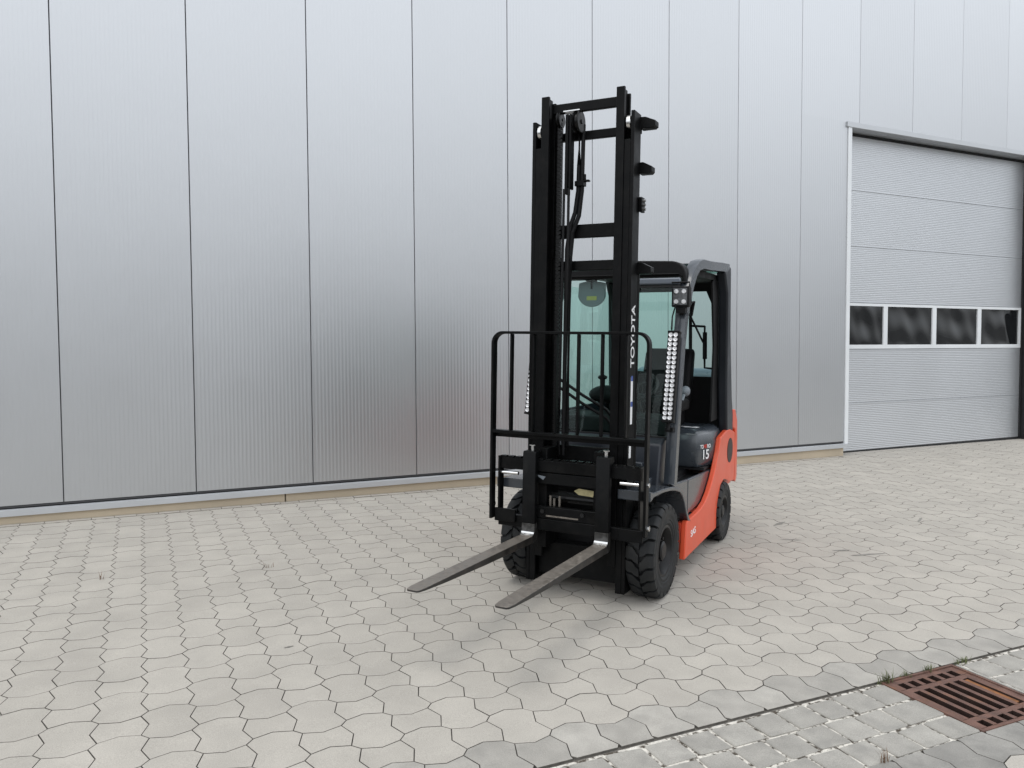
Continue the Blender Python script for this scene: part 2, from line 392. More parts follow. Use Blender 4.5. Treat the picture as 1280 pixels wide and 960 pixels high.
o_ = rest['nearpaver'].build('border_stones', M['nearpaver'], pavement, kind='stuff', fix=False); sides(o_.data, rest['nearpaver'])
o_ = rest['edgepaver'].build('border_stones', M['edgepaver'], pavement, kind='stuff', fix=False); sides(o_.data, rest['edgepaver'])

# ---- dark rubber scuffs on the paving
M['scuff'] = material('rubber_scuff', (.21, .20, .18), .9, 0, .3, 40, .3, 150, world=True)
for x, y, l, wd, a in ((4.85, 5.04, .22, .022, 20), (4.67, 4.22, .16, .014, -15), (4.76, 4.06, .30, .016, -12), (.637, 4.022, .05, .010, 10), (6.09, 4.66, .20, .016, 30), (4.55, 4.6, .18, .012, -30)):
    f = MB(); n_ = 9; top = []; bot = []
    for k in range(n_):
        t = k/(n_-1)-.5; hw = wd*(1-(2*t)**2)**.5*random.uniform(.55, 1.1); top.append((t*l, hw)); bot.append((t*l, -hw*random.uniform(.6, 1)))
    f.add([(p[0], p[1], 0) for p in top+bot[::-1]], [tuple(range(2*n_))]); o = f.build('scuff_mark', M['scuff'], pavement, fix=False)
    o.location = (x, y, .0022); o.rotation_euler = (0, 0, math.radians(a))

# ---- gutter of cobbles with its iron drain
gutter = empty('gutter', GM, 'three rows of small square cobbles with pale sandy joints', 'gutter', 'structure')
gb = MB()
GX0, GX1 = 3.035, 3.525
for xa, xb in ((-6, GX0-.002), (GX1+.03, 12)):
    gb.add([(xa, NEAR_EDGE+.001, -.0052), (xb, NEAR_EDGE+.001, -.0052), (xb, FAR_EDGE-.012, -.0052), (xa, FAR_EDGE-.012, -.0035)], [(0, 1, 2, 3)])
gb.build('sand_joint', M['mortar'], gutter, fix=False)
cob = []
rows = [(2.341, 2.486), (2.182, 2.328), (2.026, 2.169)]
for r, (ya, yb) in enumerate(rows):
    x = GX0-.006; seq = []
    while x > -2.5:
        l = random.uniform(.145, .163) if not (x > GX0-.1 and r == 1) else .215
        if x > GX0-.1 and r == 2: l = .16
        seq.append((x-l, x)); x -= l+.011
    x = GX1+.035
    if r == 1: x -= .0
    while x < 6.5:
        l = random.uniform(.148, .168) if not (x < GX1+.1 and r == 1) else .22
        seq.append((x, x+l)); x += l+.011
    for xa, xb in seq:
        cx, cyy = (xa+xb)/2, (ya+yb)/2; hx, hy = (xb-xa)/2, (yb-ya)/2
        g = lambda: random.gauss(0, .0025)
        rr = .010
        poly = []
        for sx2, sy2, a0 in ((1, -1, -90), (1, 1, 0), (-1, 1, 90), (-1, -1, 180)):
            dx, dy = g(), g()
            for k in range(3):
                a = math.radians(a0+45*k); poly.append((sx2*(hx-rr)+rr*math.cos(a)+dx, sy2*(hy-rr)+rr*math.sin(a)+dy))
        mb = MB(); stone(mb, poly, gap=.001, ch=.005, thick=.05)
        me = mb.mesh('cobble', fix=False); me.materials.append(M['cobble'])
        o = link('cobble', me, gutter); o.location = (cx, cyy, abs(random.gauss(.0005, .001))); o.rotation_euler = (random.gauss(0, .005), random.gauss(0, .005), random.gauss(0, .006))

drain = empty('drain_grate', GM @ Matrix.Translation((3.27, 2.255, 0)), 'rusty brown iron drain grate set in the cobbled gutter', 'drain grate')
DX, DY0, DY1 = .232, -.230, .240
f = MB()
for a in ((-DX-.012, -DX, DY0, DY1), (DX, DX+.012, DY0, DY1), (-DX-.012, DX+.012, DY1, DY1+.012), (-DX-.012, DX+.012, DY0-.012, DY0)):
    f.box(a[0], a[1], a[2], a[3], -.06, .004)
f.build('frame', M['rust'], drain)
f = MB(); f.box(-DX-.006, DX+.006, DY0-.004, DY1+.004, -.35, -.30).box(-DX-.03, -DX-.006, DY0, DY1, -.35, -.031).box(DX+.006, DX+.03, DY0, DY1, -.35, -.031).box(-DX, DX, DY1+.004, DY1+.02, -.35, -.031).box(-DX, DX, DY0-.02, DY0-.004, -.35, -.031); f.build('pit', M['pit'], drain)
slots = [(-.165+.066*k) for k in range(6)]
ys = [(DY0+.014, DY0+.062), (DY0+.092, DY1-.114), (DY1-.082, DY1-.03)]
# cross webs between the rows of slots
for ya, yb in ((DY0+.001, ys[0][0]), (ys[0][1], ys[1][0]), (ys[1][1], ys[2][0]), (ys[2][1], DY1-.001)):
    f = MB(); f.box(-DX+.001, DX-.001, ya, yb, -.024, -.0025); b_ = f.build('cross_web', M['rust'], drain); b_.data.materials.append(M['rustshade'])
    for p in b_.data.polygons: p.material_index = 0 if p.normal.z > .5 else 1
edges = [-DX+.001] + [e for s in slots for e in (s-.0205, s+.0205)] + [DX-.001]
for (ya, yb) in ys:
    for k in range(0, len(edges), 2):
        f = MB(); f.box(edges[k], edges[k+1], ya-.001, yb+.001, -.024, -.001); b_ = f.build('bar', M['rust'], drain); b_.data.materials.append(M['rustshade'])
        for p in b_.data.polygons: p.material_index = 0 if p.normal.z > .5 else 1  # faces not pointing up get the painted slot shade
f = MB(); f.box(slots[5]-.016, slots[5]+.016, ys[1][0]+.02, ys[1][1]-.002, -.03, -.008); f.build('rust_filling', material('bright_rust', (.21, .085, .03), .85, 0, .35, 25, .8, 120), drain)
f = MB(); f.box(GX1-3.27+.004, GX1-3.27+.020, DY0, DY1, -.03, .001); f.build('concrete_edge', M['cobble'], drain)

# ---- weeds in the joints
def tuft(x, y, n, hgt, label, mat='grass', spread=.03):
    o_ = MB()
    for k in range(n):
        a = random.uniform(0, 6.28); r = random.uniform(0, spread); h = hgt*random.uniform(.45, 1); b = random.uniform(0, 6.28); ln = h*random.uniform(.3, .9)
        px, pyy = r*math.cos(a)*1.8, r*math.sin(a)*.5; wd = random.uniform(.0012, .0022); c, s2 = math.cos(b), math.sin(b)
        p = [(px-s2*wd, pyy+c*wd, -.008), (px+s2*wd, pyy-c*wd, -.008), (px+c*ln*.4+s2*wd*.7, pyy+s2*ln*.4-c*wd*.7, h*.65), (px+c*ln*.4-s2*wd*.7, pyy+s2*ln*.4+c*wd*.7, h*.65), (px+c*ln, pyy+s2*ln, h)]
        o_.add(p, [(0, 1, 2, 3), (3, 2, 4)])
    ob = o_.build('grass_tuft' if mat == 'grass' else 'dry_weed', M[mat], fix=False)
    ob.matrix_world = GM @ Matrix.Translation((x, y, 0)); tag(ob, label, 'weed', None, 'weeds in the paving joints')
tuft(3.06, 2.50, 60, .055, 'largest grass tuft, at the corner of the drain grate')
tuft(3.20, 2.505, 28, .03, 'short grass along the middle of the drain grate edge', spread=.03)
tuft(3.35, 2.505, 34, .035, 'grass tuft at the back of the drain grate by its last slots', spread=.035)
tuft(3.60, 2.505, 34, .03, 'low grass tuft at the far corner beyond the drain grate', spread=.035)
tuft(2.47, 2.02, 12, .05, 'dry reddish weed at the near edge of the cobbled gutter', 'weed', .012)
tuft(.74, 5.46, 10, .055, 'thin dry weed in a paving joint left of the fork tips', 'weed', .02)
tuft(-.27, 5.62, 8, .05, 'tiny dry weed in a paving joint at the far left', 'weed', .012)

# ================================================================== HALL
hall = empty('industrial_hall', Matrix.Identity(4), 'silver metal clad industrial hall with a sectional door on a beige plinth', 'building')
ZT = 8.6; ZB = .155
DXL, DXR, DTOP, DY = 8.60, 12.675, 4.30, WALL+.20      # door opening
RIB = PANEL/30
def ribbed(mb, xa, xb, z0, z1, lips=(True, True)):
    # front skin with shallow vertical ribs and folded edges
    g = .0026; pts = []
    if lips[0]: pts += [(xa+g, WALL+.045), (xa+g, WALL+.004), (xa+g+.003, WALL), (xa+g+.010, WALL)]; x = xa+g+.010
    else: pts += [(xa, WALL)]; x = xa
    xe = xb-g-.010 if lips[1] else xb
    while x+RIB < xe:
        pts += [(x+RIB*.18, WALL+.0002), (x+RIB*.30, WALL+.0011), (x+RIB*.70, WALL+.0011), (x+RIB*.82, WALL+.0002)]; x += RIB
    pts.append((xe, WALL))
    if lips[1]: pts += [(xb-g-.003, WALL), (xb-g, WALL+.004), (xb-g, WALL+.045)]
    n = len(pts); mb.add([(p[0], p[1], z0) for p in pts]+[(p[0], p[1], z1) for p in pts], [(i, i+1, n+i+1, n+i) for i in range(n-1)])
mb = MB(); ribbed(mb, 0, PANEL, ZB, ZT); me_full = mb.mesh('wall_panel', fix=False); me_full.materials.append(M['cladding'])
mb = MB(); ribbed(mb, 0, PANEL, DTOP+.072, ZT); me_short = mb.mesh('wall_panel', fix=False); me_short.materials.append(M['cladding'])
for n in range(-7, 22):
    xa = SEAM0+n*PANEL
    if n == 8:
        mb = MB(); ribbed(mb, 0, DXL-.035-xa, ZB, DTOP+.072, (True, False)); ribbed(mb, 0, PANEL, DTOP+.072, ZT)
        me = mb.mesh('wall_panel', fix=False); me.materials.append(M['cladding'])
    elif n == 12:
        mb = MB(); ribbed(mb, DXR+.05-xa, PANEL, ZB, DTOP+.072, (False, True)); ribbed(mb, 0, PANEL, DTOP+.072, ZT)
        me = mb.mesh('wall_panel', fix=False); me.materials.append(M['cladding'])
    elif 9 <= n <= 11: me = me_short
    else: me = me_full
    o = link('wall_panel', me, hall); o.location = (xa, 0, 0)
XL, XR = SEAM0-7*PANEL, SEAM0+22*PANEL
core = MB()        # body of the hall behind the cladding
core.box(XL, DXL-.03, WALL+.047, WALL+18, -.25, ZT-.02).box(DXR+.045, XR, WALL+.047, WALL+18, -.25, ZT-.02).box(DXL-.03, DXR+.045, WALL+.047, WALL+18, DTOP+.07, ZT-.02)
core.box(DXL-.03, DXR+.045, DY+.06, WALL+18, -.25, DTOP+.07)
core.build('wall_core', M['seam'], hall)
f = MB(); f.box(XL-.05, XR+.05, WALL-.05, WALL+18.1, ZT, ZT+.12); f.build('roof', M['roof'], hall)
for xa, xb in ((XL, DXL+.010), (DXR+.05, XR)):
    f = MB(); f.prism([(WALL+.04, .121), (WALL-.016, .121)] if False else [(WALL+.04, .121), (WALL-.004, .128), (WALL-.034, .120), (WALL-.034, .072), (WALL+.04, .068)], 'x', xa, xb); f.build('drip_flashing', M['trim'], hall)
    f = MB(); f.box(xa, xb, WALL+.012, WALL+.046, .135, .158); f.build('shadow_gap', M['seam'], hall)
x = XL
for xb in (-5.8, -2.2, 1.28, 4.9, DXL-.036): 
    f = MB(); f.box(x+.006, xb-.006, WALL+.001, WALL+.046, -.35, .069); f.build('plinth', M['plinth'], hall); x = xb
f = MB(); f.box(DXR+.05, XR, WALL+.001, WALL+.046, -.35, .069); f.build('plinth', M['plinth'], hall)
# door surround
f = MB(); f.box(DXL-.06, DXR+.06, WALL-.022, WALL+.044, DTOP, DTOP+.070); f.build('lintel_trim', M['trim'], hall, bevel=.003)
f = MB(); f.box(DXL-.034, DXL+.030, WALL-.014, WALL+.044, .122, DTOP-.001); f.build('jamb_trim', M['doorframe'], hall, bevel=.003)
f = MB(); f.box(DXR-.012, DXR+.049, WALL-.014, WALL+.044, -.10, DTOP-.001); f.build('jamb_trim', M['doorframe'], hall, bevel=.003)
f = MB(); f.box(DXL-.029, DXR+.044, WALL+.046, DY+.055, DTOP+.001, DTOP+.06); f.build('soffit', M['door'], hall)
for xa, xb in ((DXL-.03, DXL+.002), (DXR-.002, DXR+.04)):
    f = MB(); f.box(xa, xb, WALL+.046, DY+.05, -.15, DTOP); f.build('reveal', M['trim'] if xa < 10 else M['rubberseal'], hall)
door = MB(); door.box(DXL+.004, DXR-.004, DY+.040, DY+.055, -.12, DTOP-.002)
door = door.build('sectional_door', M['seam'], hall)
f = MB(); f.box(DXL+.004, DXR-.004, DY-.012, DY+.038, DTOP-.03, DTOP-.003); f.build('top_seal', M['rubberseal'], door)
f = MB(); f.box(DXR-.035, DXR-.004, DY-.02, DY+.038, -.10, DTOP-.031); f.build('side_seal', M['rubberseal'], door)
def section(z0, z1, name='door_section'):
    f = MB(); xa, xb = DXL+.006, DXR-.039; p = [(DY+.036, z0+.0016), (DY+.004, z0+.0016), (DY, z0+.006)]
    z = z0+.012; st = .025
    while z+st < z1-.008:
        p += [(DY, z+st*.30), (DY+.0022, z+st*.42), (DY+.0022, z+st*.86), (DY, z+st)]; z += st
    p += [(DY, z1-.006), (DY+.004, z1-.0016), (DY+.036, z1-.0016)]
    n = len(p); f.add([(xa, a, b) for a, b in p]+[(xb, a, b) for a, b in p], [(i, i+1, n+i+1, n+i) for i in range(n-1)])
    return f.build(name, M['door'], door, fix=False)
for z0, z1 in ((3.54, DTOP-.03), (2.785, 3.54), (2.020, 2.785), (.643, 1.385), (-.02, .643)): section(z0, z1)
f = MB(); f.box(DXL+.006, DXR-.039, DY-.004, DY+.036, -.085, -.020); f.build('bottom_seal', M['rubberseal'], door)
wa, wb = DXL+.006, DXR-.039
f = MB(); f.box(wa, wb, DY-.006, DY+.036, 1.978, 2.016).box(wa, wb, DY-.006, DY+.036, 1.388, 1.444)
xs = [(wa, wa+.05)] + [(wa+(wb-wa)*k/4-.040, wa+(wb-wa)*k/4+.040) for k in (1, 2, 3)] + [(wb-.04, wb)]
xs = [(DXL+.006, 8.862), (9.532, 9.616), (10.557, 10.645), (11.581, 11.666), (12.588, wb)]
for a, b in xs: f.box(a, b, DY-.006, DY+.036, 1.4442, 1.9778)
f.build('window_frame', M['doorframe'], door)
for k in range(4):     # bowed acrylic panes
    xa, xb = xs[k][1], xs[k+1][0]; za, zb = 1.444, 1.978; NX, NZ = 40, 22; vs = []; fs = []
    ph = random.uniform(0, 6.28)
    for jz in range(NZ+1):
        for ix in range(NX+1):
            u = ix/NX; v = jz/NZ; e = (math.sin(math.pi*u)*math.sin(math.pi*v))**.6
            bmp = e*(.012*math.cos(2*math.pi*u*1.6+ph)*math.cos(math.pi*(v-.5)*.9)+.010*math.sin(2*math.pi*v*.9+ph*1.7+u*2)+.006*math.cos(2*math.pi*(u*2.7+v*.6)+ph*.6))
            vs.append((xa+(xb-xa)*u, DY+.014+bmp*.75, za+(zb-za)*v))
    for jz in range(NZ):
        for ix in range(NX): a = jz*(NX+1)+ix; fs.append((a, a+1, a+NX+2, a+NX+1))
    f = MB(); f.add(vs, fs); f.build('pane', M['pane'], door, smooth=180, fix=False)

# ================================================================== FORKLIFT
A = 52.4386
FL = GM @ Matrix.Translation((2.540, 4.279, 0)) @ Matrix.Rotation(math.radians(-A), 4, 'Z')
fork = empty('forklift', FL, 'orange and dark grey forklift truck with a tall black mast and two steel forks', 'forklift')
TILT = math.radians(.79)
def T(p):
    y, z = p[1]+.2, p[2]-.4; c, s = math.cos(TILT), math.sin(TILT)
    return (p[0], -.2+y*c+z*s, .4-y*s+z*c)
B = M['black']
# ---- mast
for sgn in (-1, 1):
    f = MB()
    def X(a): return sgn*a
    def bx(a, b, *r):
        lo, hi = sorted((sgn*a, sgn*b)); f.box(lo, hi, *r)
    bx(.300, .322, -.258, -.140, .06, 2.86)              # web
    bx(.262, .2995, -.258, -.240, .06, 2.70)             # front flange, cut short for the roller
    bx(.262, .2995, -.158, -.140, .06, 2.86)
    f.build('outer_mast_rail', B, fork, bevel=.003, tf=T)
    f = MB()
    bx(.212, .262, -.266, -.246, .22, 3.0)
    bx(.230, .246, -.2455, -.1685, .22, 3.0)
    bx(.212, .262, -.168, -.150, .22, 2.985)
    f.build('inner_mast_rail', B, fork, bevel=.003, tf=T)
    f = MB(); f.lathe([(.012, -.014), (.040, -.014), (.044, -.010), (.044, .010), (.040, .014), (.012, .014)], (sgn*.281, -.215, 2.80), 24)
    f.build('mast_roller', M['steel'], fork, tf=T, smooth=35)
    f = MB(); f.cyl((sgn*.285, -.085, .16), (sgn*.285, -.085, 1.95), .030, 16); cyo = f.build('lift_cylinder', B, fork, tf=T, smooth=40)
    f = MB(); f.cyl((sgn*.285, -.085, 1.95), (sgn*.285, -.085, 2.86), .017, 14); f.build('piston_rod', M['grease'], cyo, tf=T, smooth=40)
for z0, z1, y0, y1, hx in ((2.905, 2.962, -.215, -.185, .211), (2.755, 2.805, -.148, -.118, .322), (2.168, 2.249, -.147, -.117, .262), (1.97, 2.03, -.147, -.117, .262), (.80, .90, -.147, -.117, .262), (.10, .30, -.20, -.12, .262)):
    f = MB(); f.box(-hx, hx, y0, y1, z0, z1); f.build('mast_crossbar', B, fork, bevel=.004, tf=T)
# lugs on the outside of the rail
for z, l in ((2.815, .092), (2.555, .076), (1.975, .084)):
    f = MB(); f.prism([(.318, z-.034), (.318+l*.86, z-.034), (.318+l, z-.024), (.318+l, z+.004), (.318+l*.35, z+.030), (.318, z+.032)], 'y', -.150, -.085); f.build('mast_lug', B, fork, bevel=.001, tf=T)
f = MB(); f.box(.3225, .343, -.16, -.10, 2.30, 2.385); cl_ = f.build('hose_clamp', B, fork, bevel=.003, tf=T)
for z in (2.318, 2.342, 2.366):
    f = MB(); f.cyl((.343, -.13, z), (.358, -.13, z), .009, 8); f.build('bolt', M['steel'], cl_, tf=T)
f = MB(); f.cyl((-.188, -.160, .30), (-.188, -.160, 2.05), .030, 16); fc_ = f.build('lift_cylinder', B, fork, tf=T, smooth=40)
f = MB(); f.cyl((-.188, -.160, 2.05), (-.188, -.160, 2.90), .024, 14); f.build('piston_rod', M['grease'], fc_, tf=T, smooth=40)
# chain, hoses and their pulley
f = MB()
z = .75
while z < 2.86:
    f.box(-.180, -.150, -.205, -.190, z, z+.016); f.box(-.172, -.158, -.210, -.185, z+.0165, z+.0235); z += .024
f.build('lift_chain', M['grease'], fork, tf=T, kind='stuff')
f = MB(); f.lathe([(.01, -.012), (.045, -.012), (.05, -.008), (.042, 0), (.05, .008), (.045, .012), (.01, .012)], (-.165, -.2, 2.87), 22); f.build('chain_pulley', M['grease'], fork, tf=T, smooth=35)
f = MB(); f.box(-.118, -.098, -.235, -.185, 2.42, 2.89).box(-.092, -.078, -.235, -.185, 2.45, 2.89); f.build('pulley_carrier', B, fork, bevel=.003, tf=T)
f = MB(); f.lathe([(.012, -.020), (.062, -.020), (.066, -.014), (.05, -.006), (.05, .006), (.066, .014), (.062, .020), (.012, .020)], (-.045, -.205, 2.845), 26); pl = f.build('hose_pulley', M['grease'], fork, tf=T, smooth=35)
f = MB(); f.cyl((-.07, -.205, 2.845), (-.018, -.205, 2.845), .014, 12); f.build('pulley_axle', M['rim'], pl, tf=T)
f = MB(); f.box(-.13, -.025, -.24, -.18, 2.905, 2.911); f.build('pulley_cover', M['steel'], fork, tf=T)
for dx, path in ((0, [(-.058, -.155, 2.84), (-.058, -.155, 2.6), (-.06, -.155, 2.45), (-.075, -.16, 2.32), (-.10, -.17, 2.24), (-.118, -.175, 2.1), (-.12, -.175, .9)]),
                 (1, [(-.032, -.155, 2.84), (-.034, -.155, 2.6), (-.036, -.155, 2.45), (-.05, -.16, 2.30), (-.085, -.17, 2.20), (-.096, -.175, 2.05), (-.096, -.175, .9)]),
                 (2, [(-.118, -.235, 2.45), (-.118, -.24, 2.0), (-.122, -.24, 1.2), (-.12, -.24, .85)]), (3, [(-.088, -.235, 2.45), (-.086, -.24, 2.0), (-.088, -.24, 1.2), (-.09, -.24, .85)])):
    f = MB(); f.tube(path, .0085 if dx > 1 else .0135, 8); f.build('hydraulic_hose', M['blackmat'], fork, tf=T, smooth=60)
f = MB(); f.box(-.075, -.018, -.18, -.13, 2.475, 2.505).box(-.03, .012, -.17, -.14, 2.50, 2.51).cyl((-.02, -.155, 2.51), (-.02, -.155, 2.545), .010, 8); f.build('hose_clamp', B, fork, tf=T, bevel=.002)
# writing on the rail
text_part('brand_lettering', 'TOYOTA', .088, M['white'], fork, T((.3227, -.178, 1.392)), (0, math.sin(TILT), math.cos(TILT)), (0, -1, 0), sx_=1.0)
f = MB(); f.box(.3222, .3230, -.225, -.190, 1.06, 1.335); lb = f.build('maintenance_label', M['white'], fork, tf=T)
for z in (1.335, 1.185): 
    f = MB(); f.box(.3231, .3235, -.224, -.191, z-.022, z+.008); f.build('label_print', M['bluelabel'], lb, tf=T)
f = MB(); f.box(.3222, .3230, -.235, -.200, .862, .935); f.build('inspection_label', M['white'], fork, tf=T)
# ---- carriage
f = MB(); f.box(-.455, .455, -.385, -.345, .762, .832); cb = f.build('carriage_bar', B, fork, bevel=.004, tf=T)
f = MB()
x = -.44
while x < .42: f.box(x, x+.035, -.386, -.352, .8325, .842); x += .05
f.build('notch_strip', B, cb, tf=T)
f = MB(); f.box(-.455, .455, -.385, -.345, .412, .482); f.build('carriage_bar', B, fork, bevel=.004, tf=T)
f = MB(); f.box(-.24, .24, -.384, -.34, .4835, .556); lp = f.build('carriage_plate', B, fork, bevel=.004, tf=T)
for x, z in ((-.21, .535), (-.155, .528), (.10, .53)):
    f = MB(); f.cyl((x, -.384, z), (x, -.394, z), .013, 8); f.build('bolt', M['rim'], lp, tf=T)
f = MB(); f.box(-.13, .075, -.392, -.3842, .499, .507); f.build('wear_strip', M['blade'], lp, tf=T)
f = MB(); f.box(-.24, .24, -.38, -.335, .690, .757); f.build('carriage_plate', B, fork, bevel=.004, tf=T)
for sgn in (-1, 1):
    a, b = sorted((sgn*.150, sgn*.205)); f = MB(); f.box(a, b, -.345, -.21, .30, .90); f.build('carriage_side', B, fork, bevel=.004, tf=T)
    a, b = sorted((sgn*.330, sgn*.470)); f = MB(); f.box(a, b, -.405, -.388, .415 if sgn > 0 else .440, .485 if sgn > 0 else .520); f.build('bracket_plate', B, fork, bevel=.003, tf=T)
    f = MB(); f.cyl((sgn*.325, -.375, .738), (sgn*.445, -.375, .738), .0115, 12); f.build('side_shift_rod', M['chrome'], fork, tf=T, smooth=40)
    f = MB(); f.cyl((sgn*.478, -.39, .50 if sgn > 0 else .54), (sgn*.505, -.39, .50 if sgn > 0 else .54), .016, 8); f.build('bolt', M['steel'], fork, tf=T)
    f = MB(); f.cyl((sgn*.478, -.40, .745), (sgn*.503, -.40, .745), .013, 8); f.build('bolt', M['steel'], fork, tf=T)
f = MB(); f.box(-.03, .16, -.30, -.22, .575, .605).cyl((-.2, -.28, .60), (.2, -.28, .60), .028, 14); f.build('tilt_linkage', M['grease'], fork, tf=T)
f = MB(); f.prism([(.02, .655), (.05, .635), (.14, .63), (.15, .665), (.05, .672)], 'y', -.325, -.318); f.build('yellow_tag', M['brass'], fork, tf=T)
for x, h in ((-.125, .06), (-.10, .045), (-.065, .062)):
    f = MB(); f.cyl((x, -.34, .5565), (x, -.34, .5565+h), .0075, 8); f.build('grease_nipple', M['blade'], fork, tf=T)
f = MB(); f.prism([(-.195, .742), (-.14, .735), (-.155, .715), (-.185, .73)], 'y', -.3845, -.381); f.build('scratch_plate', M['greyplastic'], fork, tf=T)
# ---- load backrest
bk = MB(); R_ = .065; W2, ZT2 = .486, 1.588
path = [(-W2, -.405, .455), (-W2, -.405, ZT2-R_)] + [(-W2+R_-R_*math.cos(a*math.pi/16), -.405, ZT2-R_+R_*math.sin(a*math.pi/16)) for a in range(1, 8)] + [(-W2+R_, -.405, ZT2)]
path += [(W2-R_, -.405, ZT2)] + [(W2-R_+R_*math.sin(a*math.pi/16), -.405, ZT2-R_+R_*math.cos(a*math.pi/16)) for a in range(1, 8)] + [(W2, -.405, ZT2-R_), (W2, -.405, .455)]
bk.sweep(path, [(-.008, -.025), (.008, -.025), (.008, .025), (-.008, .025)], (0, 1, 0)); bkr = bk.build('load_backrest', B, fork, bevel=.002, tf=T)
f = MB(); f.box(-W2+.0085, W2-.0085, -.43, -.378, .982, 1.000); f.build('cross_strip', B, bkr, bevel=.002, tf=T)
f = MB(); f.box(-W2+.0085, W2-.0085, -.388, -.380, .955, .981); f.build('cross_strip', B, bkr, bevel=.002, tf=T)
for x in (-.366, -.219, -.073, .066, .212, .358):
    f = MB(); f.box(x-.006, x+.006, -.420, -.385, 1.0005, ZT2-.0085); f.build('upright', B, bkr, bevel=.002, tf=T)
for sgn in (-1, 1):
    f = MB(); a, b = sorted((sgn*.440, sgn*.452)); f.box(a, b, -.40, -.344, .48, .84); f.build('side_plate', B, bkr, bevel=.002, tf=T)
# ---- forks
for sgn in (-1, 1):
    xc = sgn*.231+(.003 if sgn > 0 else 0); hw = .042
    f = MB()
    f.prism([(-.423, .452), (-.423, .872), (-.415, .884), (-.352, .884), (-.346, .876), (-.346, .845), (-.385, .843), (-.387, .452)], 'x', xc-hw, xc+hw)
    fk = f.build('fork', B, fork, bevel=.003, tf=T)
    f = MB()
    prof = [(-.387, .4515), (-.423, .4515), (-.424, .408), (-.427, .402), (-.430, .394), (-.445, .3835), (-.445, .341), (-.41, .341), (-.394, .352), (-.387, .372)]
    f.prism(prof, 'x', xc-hw, xc+hw); hl = f.build('heel', M['wornblack'], fk, bevel=.001, tf=T)
    f = MB(); f.prism([(-.4275, .4035), (-.4285, .4035), (-.4325, .3945), (-.4465, .3858), (-.4460, .3828), (-.4300, .3930)], 'x', xc-hw+.001, xc+hw-.001); f.build('worn_edge', M['steel'], hl, tf=T) if False else f.build('worn_edge', M['steel'], fk, tf=T)
    f = MB()      # tapering blade with a rounded tip
    st = [(-.4452, hw, .384, .341), (-1.0, hw, .383, .348), (-1.42, hw, .382, .360), (-1.585, hw*.98, .381, .368), (-1.625, hw*.84, .380, .3695), (-1.637, hw*.62, .3795, .370)]
    vs = []; fs = []
    for y, h, zt, zb in st: vs += [(xc-h, y, zb), (xc+h, y, zb), (xc+h, y, zt), (xc-h, y, zt)]
    for i in range(len(st)-1):
        for k in range(4): fs.append((i*4+k, i*4+(k+1) % 4, i*4+4+(k+1) % 4, i*4+4+k))
    fs += [(0, 1, 2, 3), tuple(len(vs)-4+k for k in range(4))]
    f.add(vs, fs); bl = f.build('blade', M['bladeside'], fk, bevel=.0025, tf=T)
    bl.data.materials.append(M['blade'])
    for p in bl.data.polygons:
        if p.normal.z > .7: p.material_index = 1
    f = MB(); f.cyl((xc+.005, -.385, .884), (xc+.005, -.385, .915), .010, 10).cyl((xc+.005, -.385, .915), (xc+.005, -.385, .921), .020, 12); f.build('locking_pin', M['steel'], fk, tf=T, smooth=40)

# ---- wheels
def tyre_mesh(Rt, wd, nl, rim_r):
    f = MB(); h = wd/2; g = .025
    prof = [(rim_r, -h*.80), (rim_r+.012, -h*.92)]
    side = [(rim_r+.02, .95), (rim_r+.035, .93), (rim_r+.040, .98), (rim_r+.060, .96), (rim_r+.066, 1.0), (Rt-.060, 1.0), (Rt-.035, .985), (Rt-.022, .93)]
    prof = [(r, -h*k) for r, k in side] + [(Rt-g, -h*.86), (Rt-g, h*.86)] + [(r, h*k) for r, k in side[::-1]] + [(rim_r, h*.8), (rim_r, -h*.8)]
    f.lathe(prof, (0, 0, 0), 56)
    ang = 2*math.pi/nl
    for row in (-1, 1):
        for i in range(nl):
            a0 = ang*(i+(.5 if row > 0 else 0)); NW, NS = 6, 3; vs = []; fs = []
            for lay in (0, 1):
                for iw in range(NW+1):
                    t = iw/NW; x = (.04+.96*t)*h
                    sm = min(1, t/.6); c = .42*ang*(sm*sm*(3-2*sm))
                    rad = Rt if t < .72 else Rt-.016*((t-.72)/.28)**2
                    if lay == 0: rad = Rt-g-.012 if t < .9 else Rt-g-.016
                    for js in range(NS+1):
                        w0 = .095+(.10*(1-t) if t < .3 else 0); s = w0+(1-2*w0)*js/NS
                        aa = a0+ang*s+c
                        vs.append((row*x, rad*math.sin(aa), rad*math.cos(aa)))
            n1 = (NW+1)*(NS+1)
            idx = lambda l, a, b: l*n1+a*(NS+1)+b
            for iw in range(NW):
                for js in range(NS): fs.append((idx(1, iw, js), idx(1, iw+1, js), idx(1, iw+1, js+1), idx(1, iw, js+1)))
            for iw in range(NW): fs += [(idx(0, iw, 0), idx(0, iw+1, 0), idx(1, iw+1, 0), idx(1, iw, 0)), (idx(0, iw, NS), idx(0, iw+1, NS), idx(1, iw+1, NS), idx(1, iw, NS))]
            for js in range(NS): fs += [(idx(0, 0, js), idx(0, 0, js+1), idx(1, 0, js+1), idx(1, 0, js)), (idx(0, NW, js), idx(0, NW, js+1), idx(1, NW, js+1), idx(1, NW, js))]
            f.add(vs, fs)
    return f.mesh('tyre', smooth=38)
def rim_mesh(r, wd):
    f = MB(); h = wd/2
    f.lathe([(r-.001, -h*.78), (r-.001, h*.80), (r+.006, h*.86), (r-.008, h*.88), (r-.016, h*.74), (r-.030, h*.30), (r*.62, h*.22), (r*.58, h*.40), (r*.20, h*.44), (r*.001+.002, h*.44), (.002, -h*.78)], (0, 0, 0), 40)
    return f.mesh('rim', smooth=35)
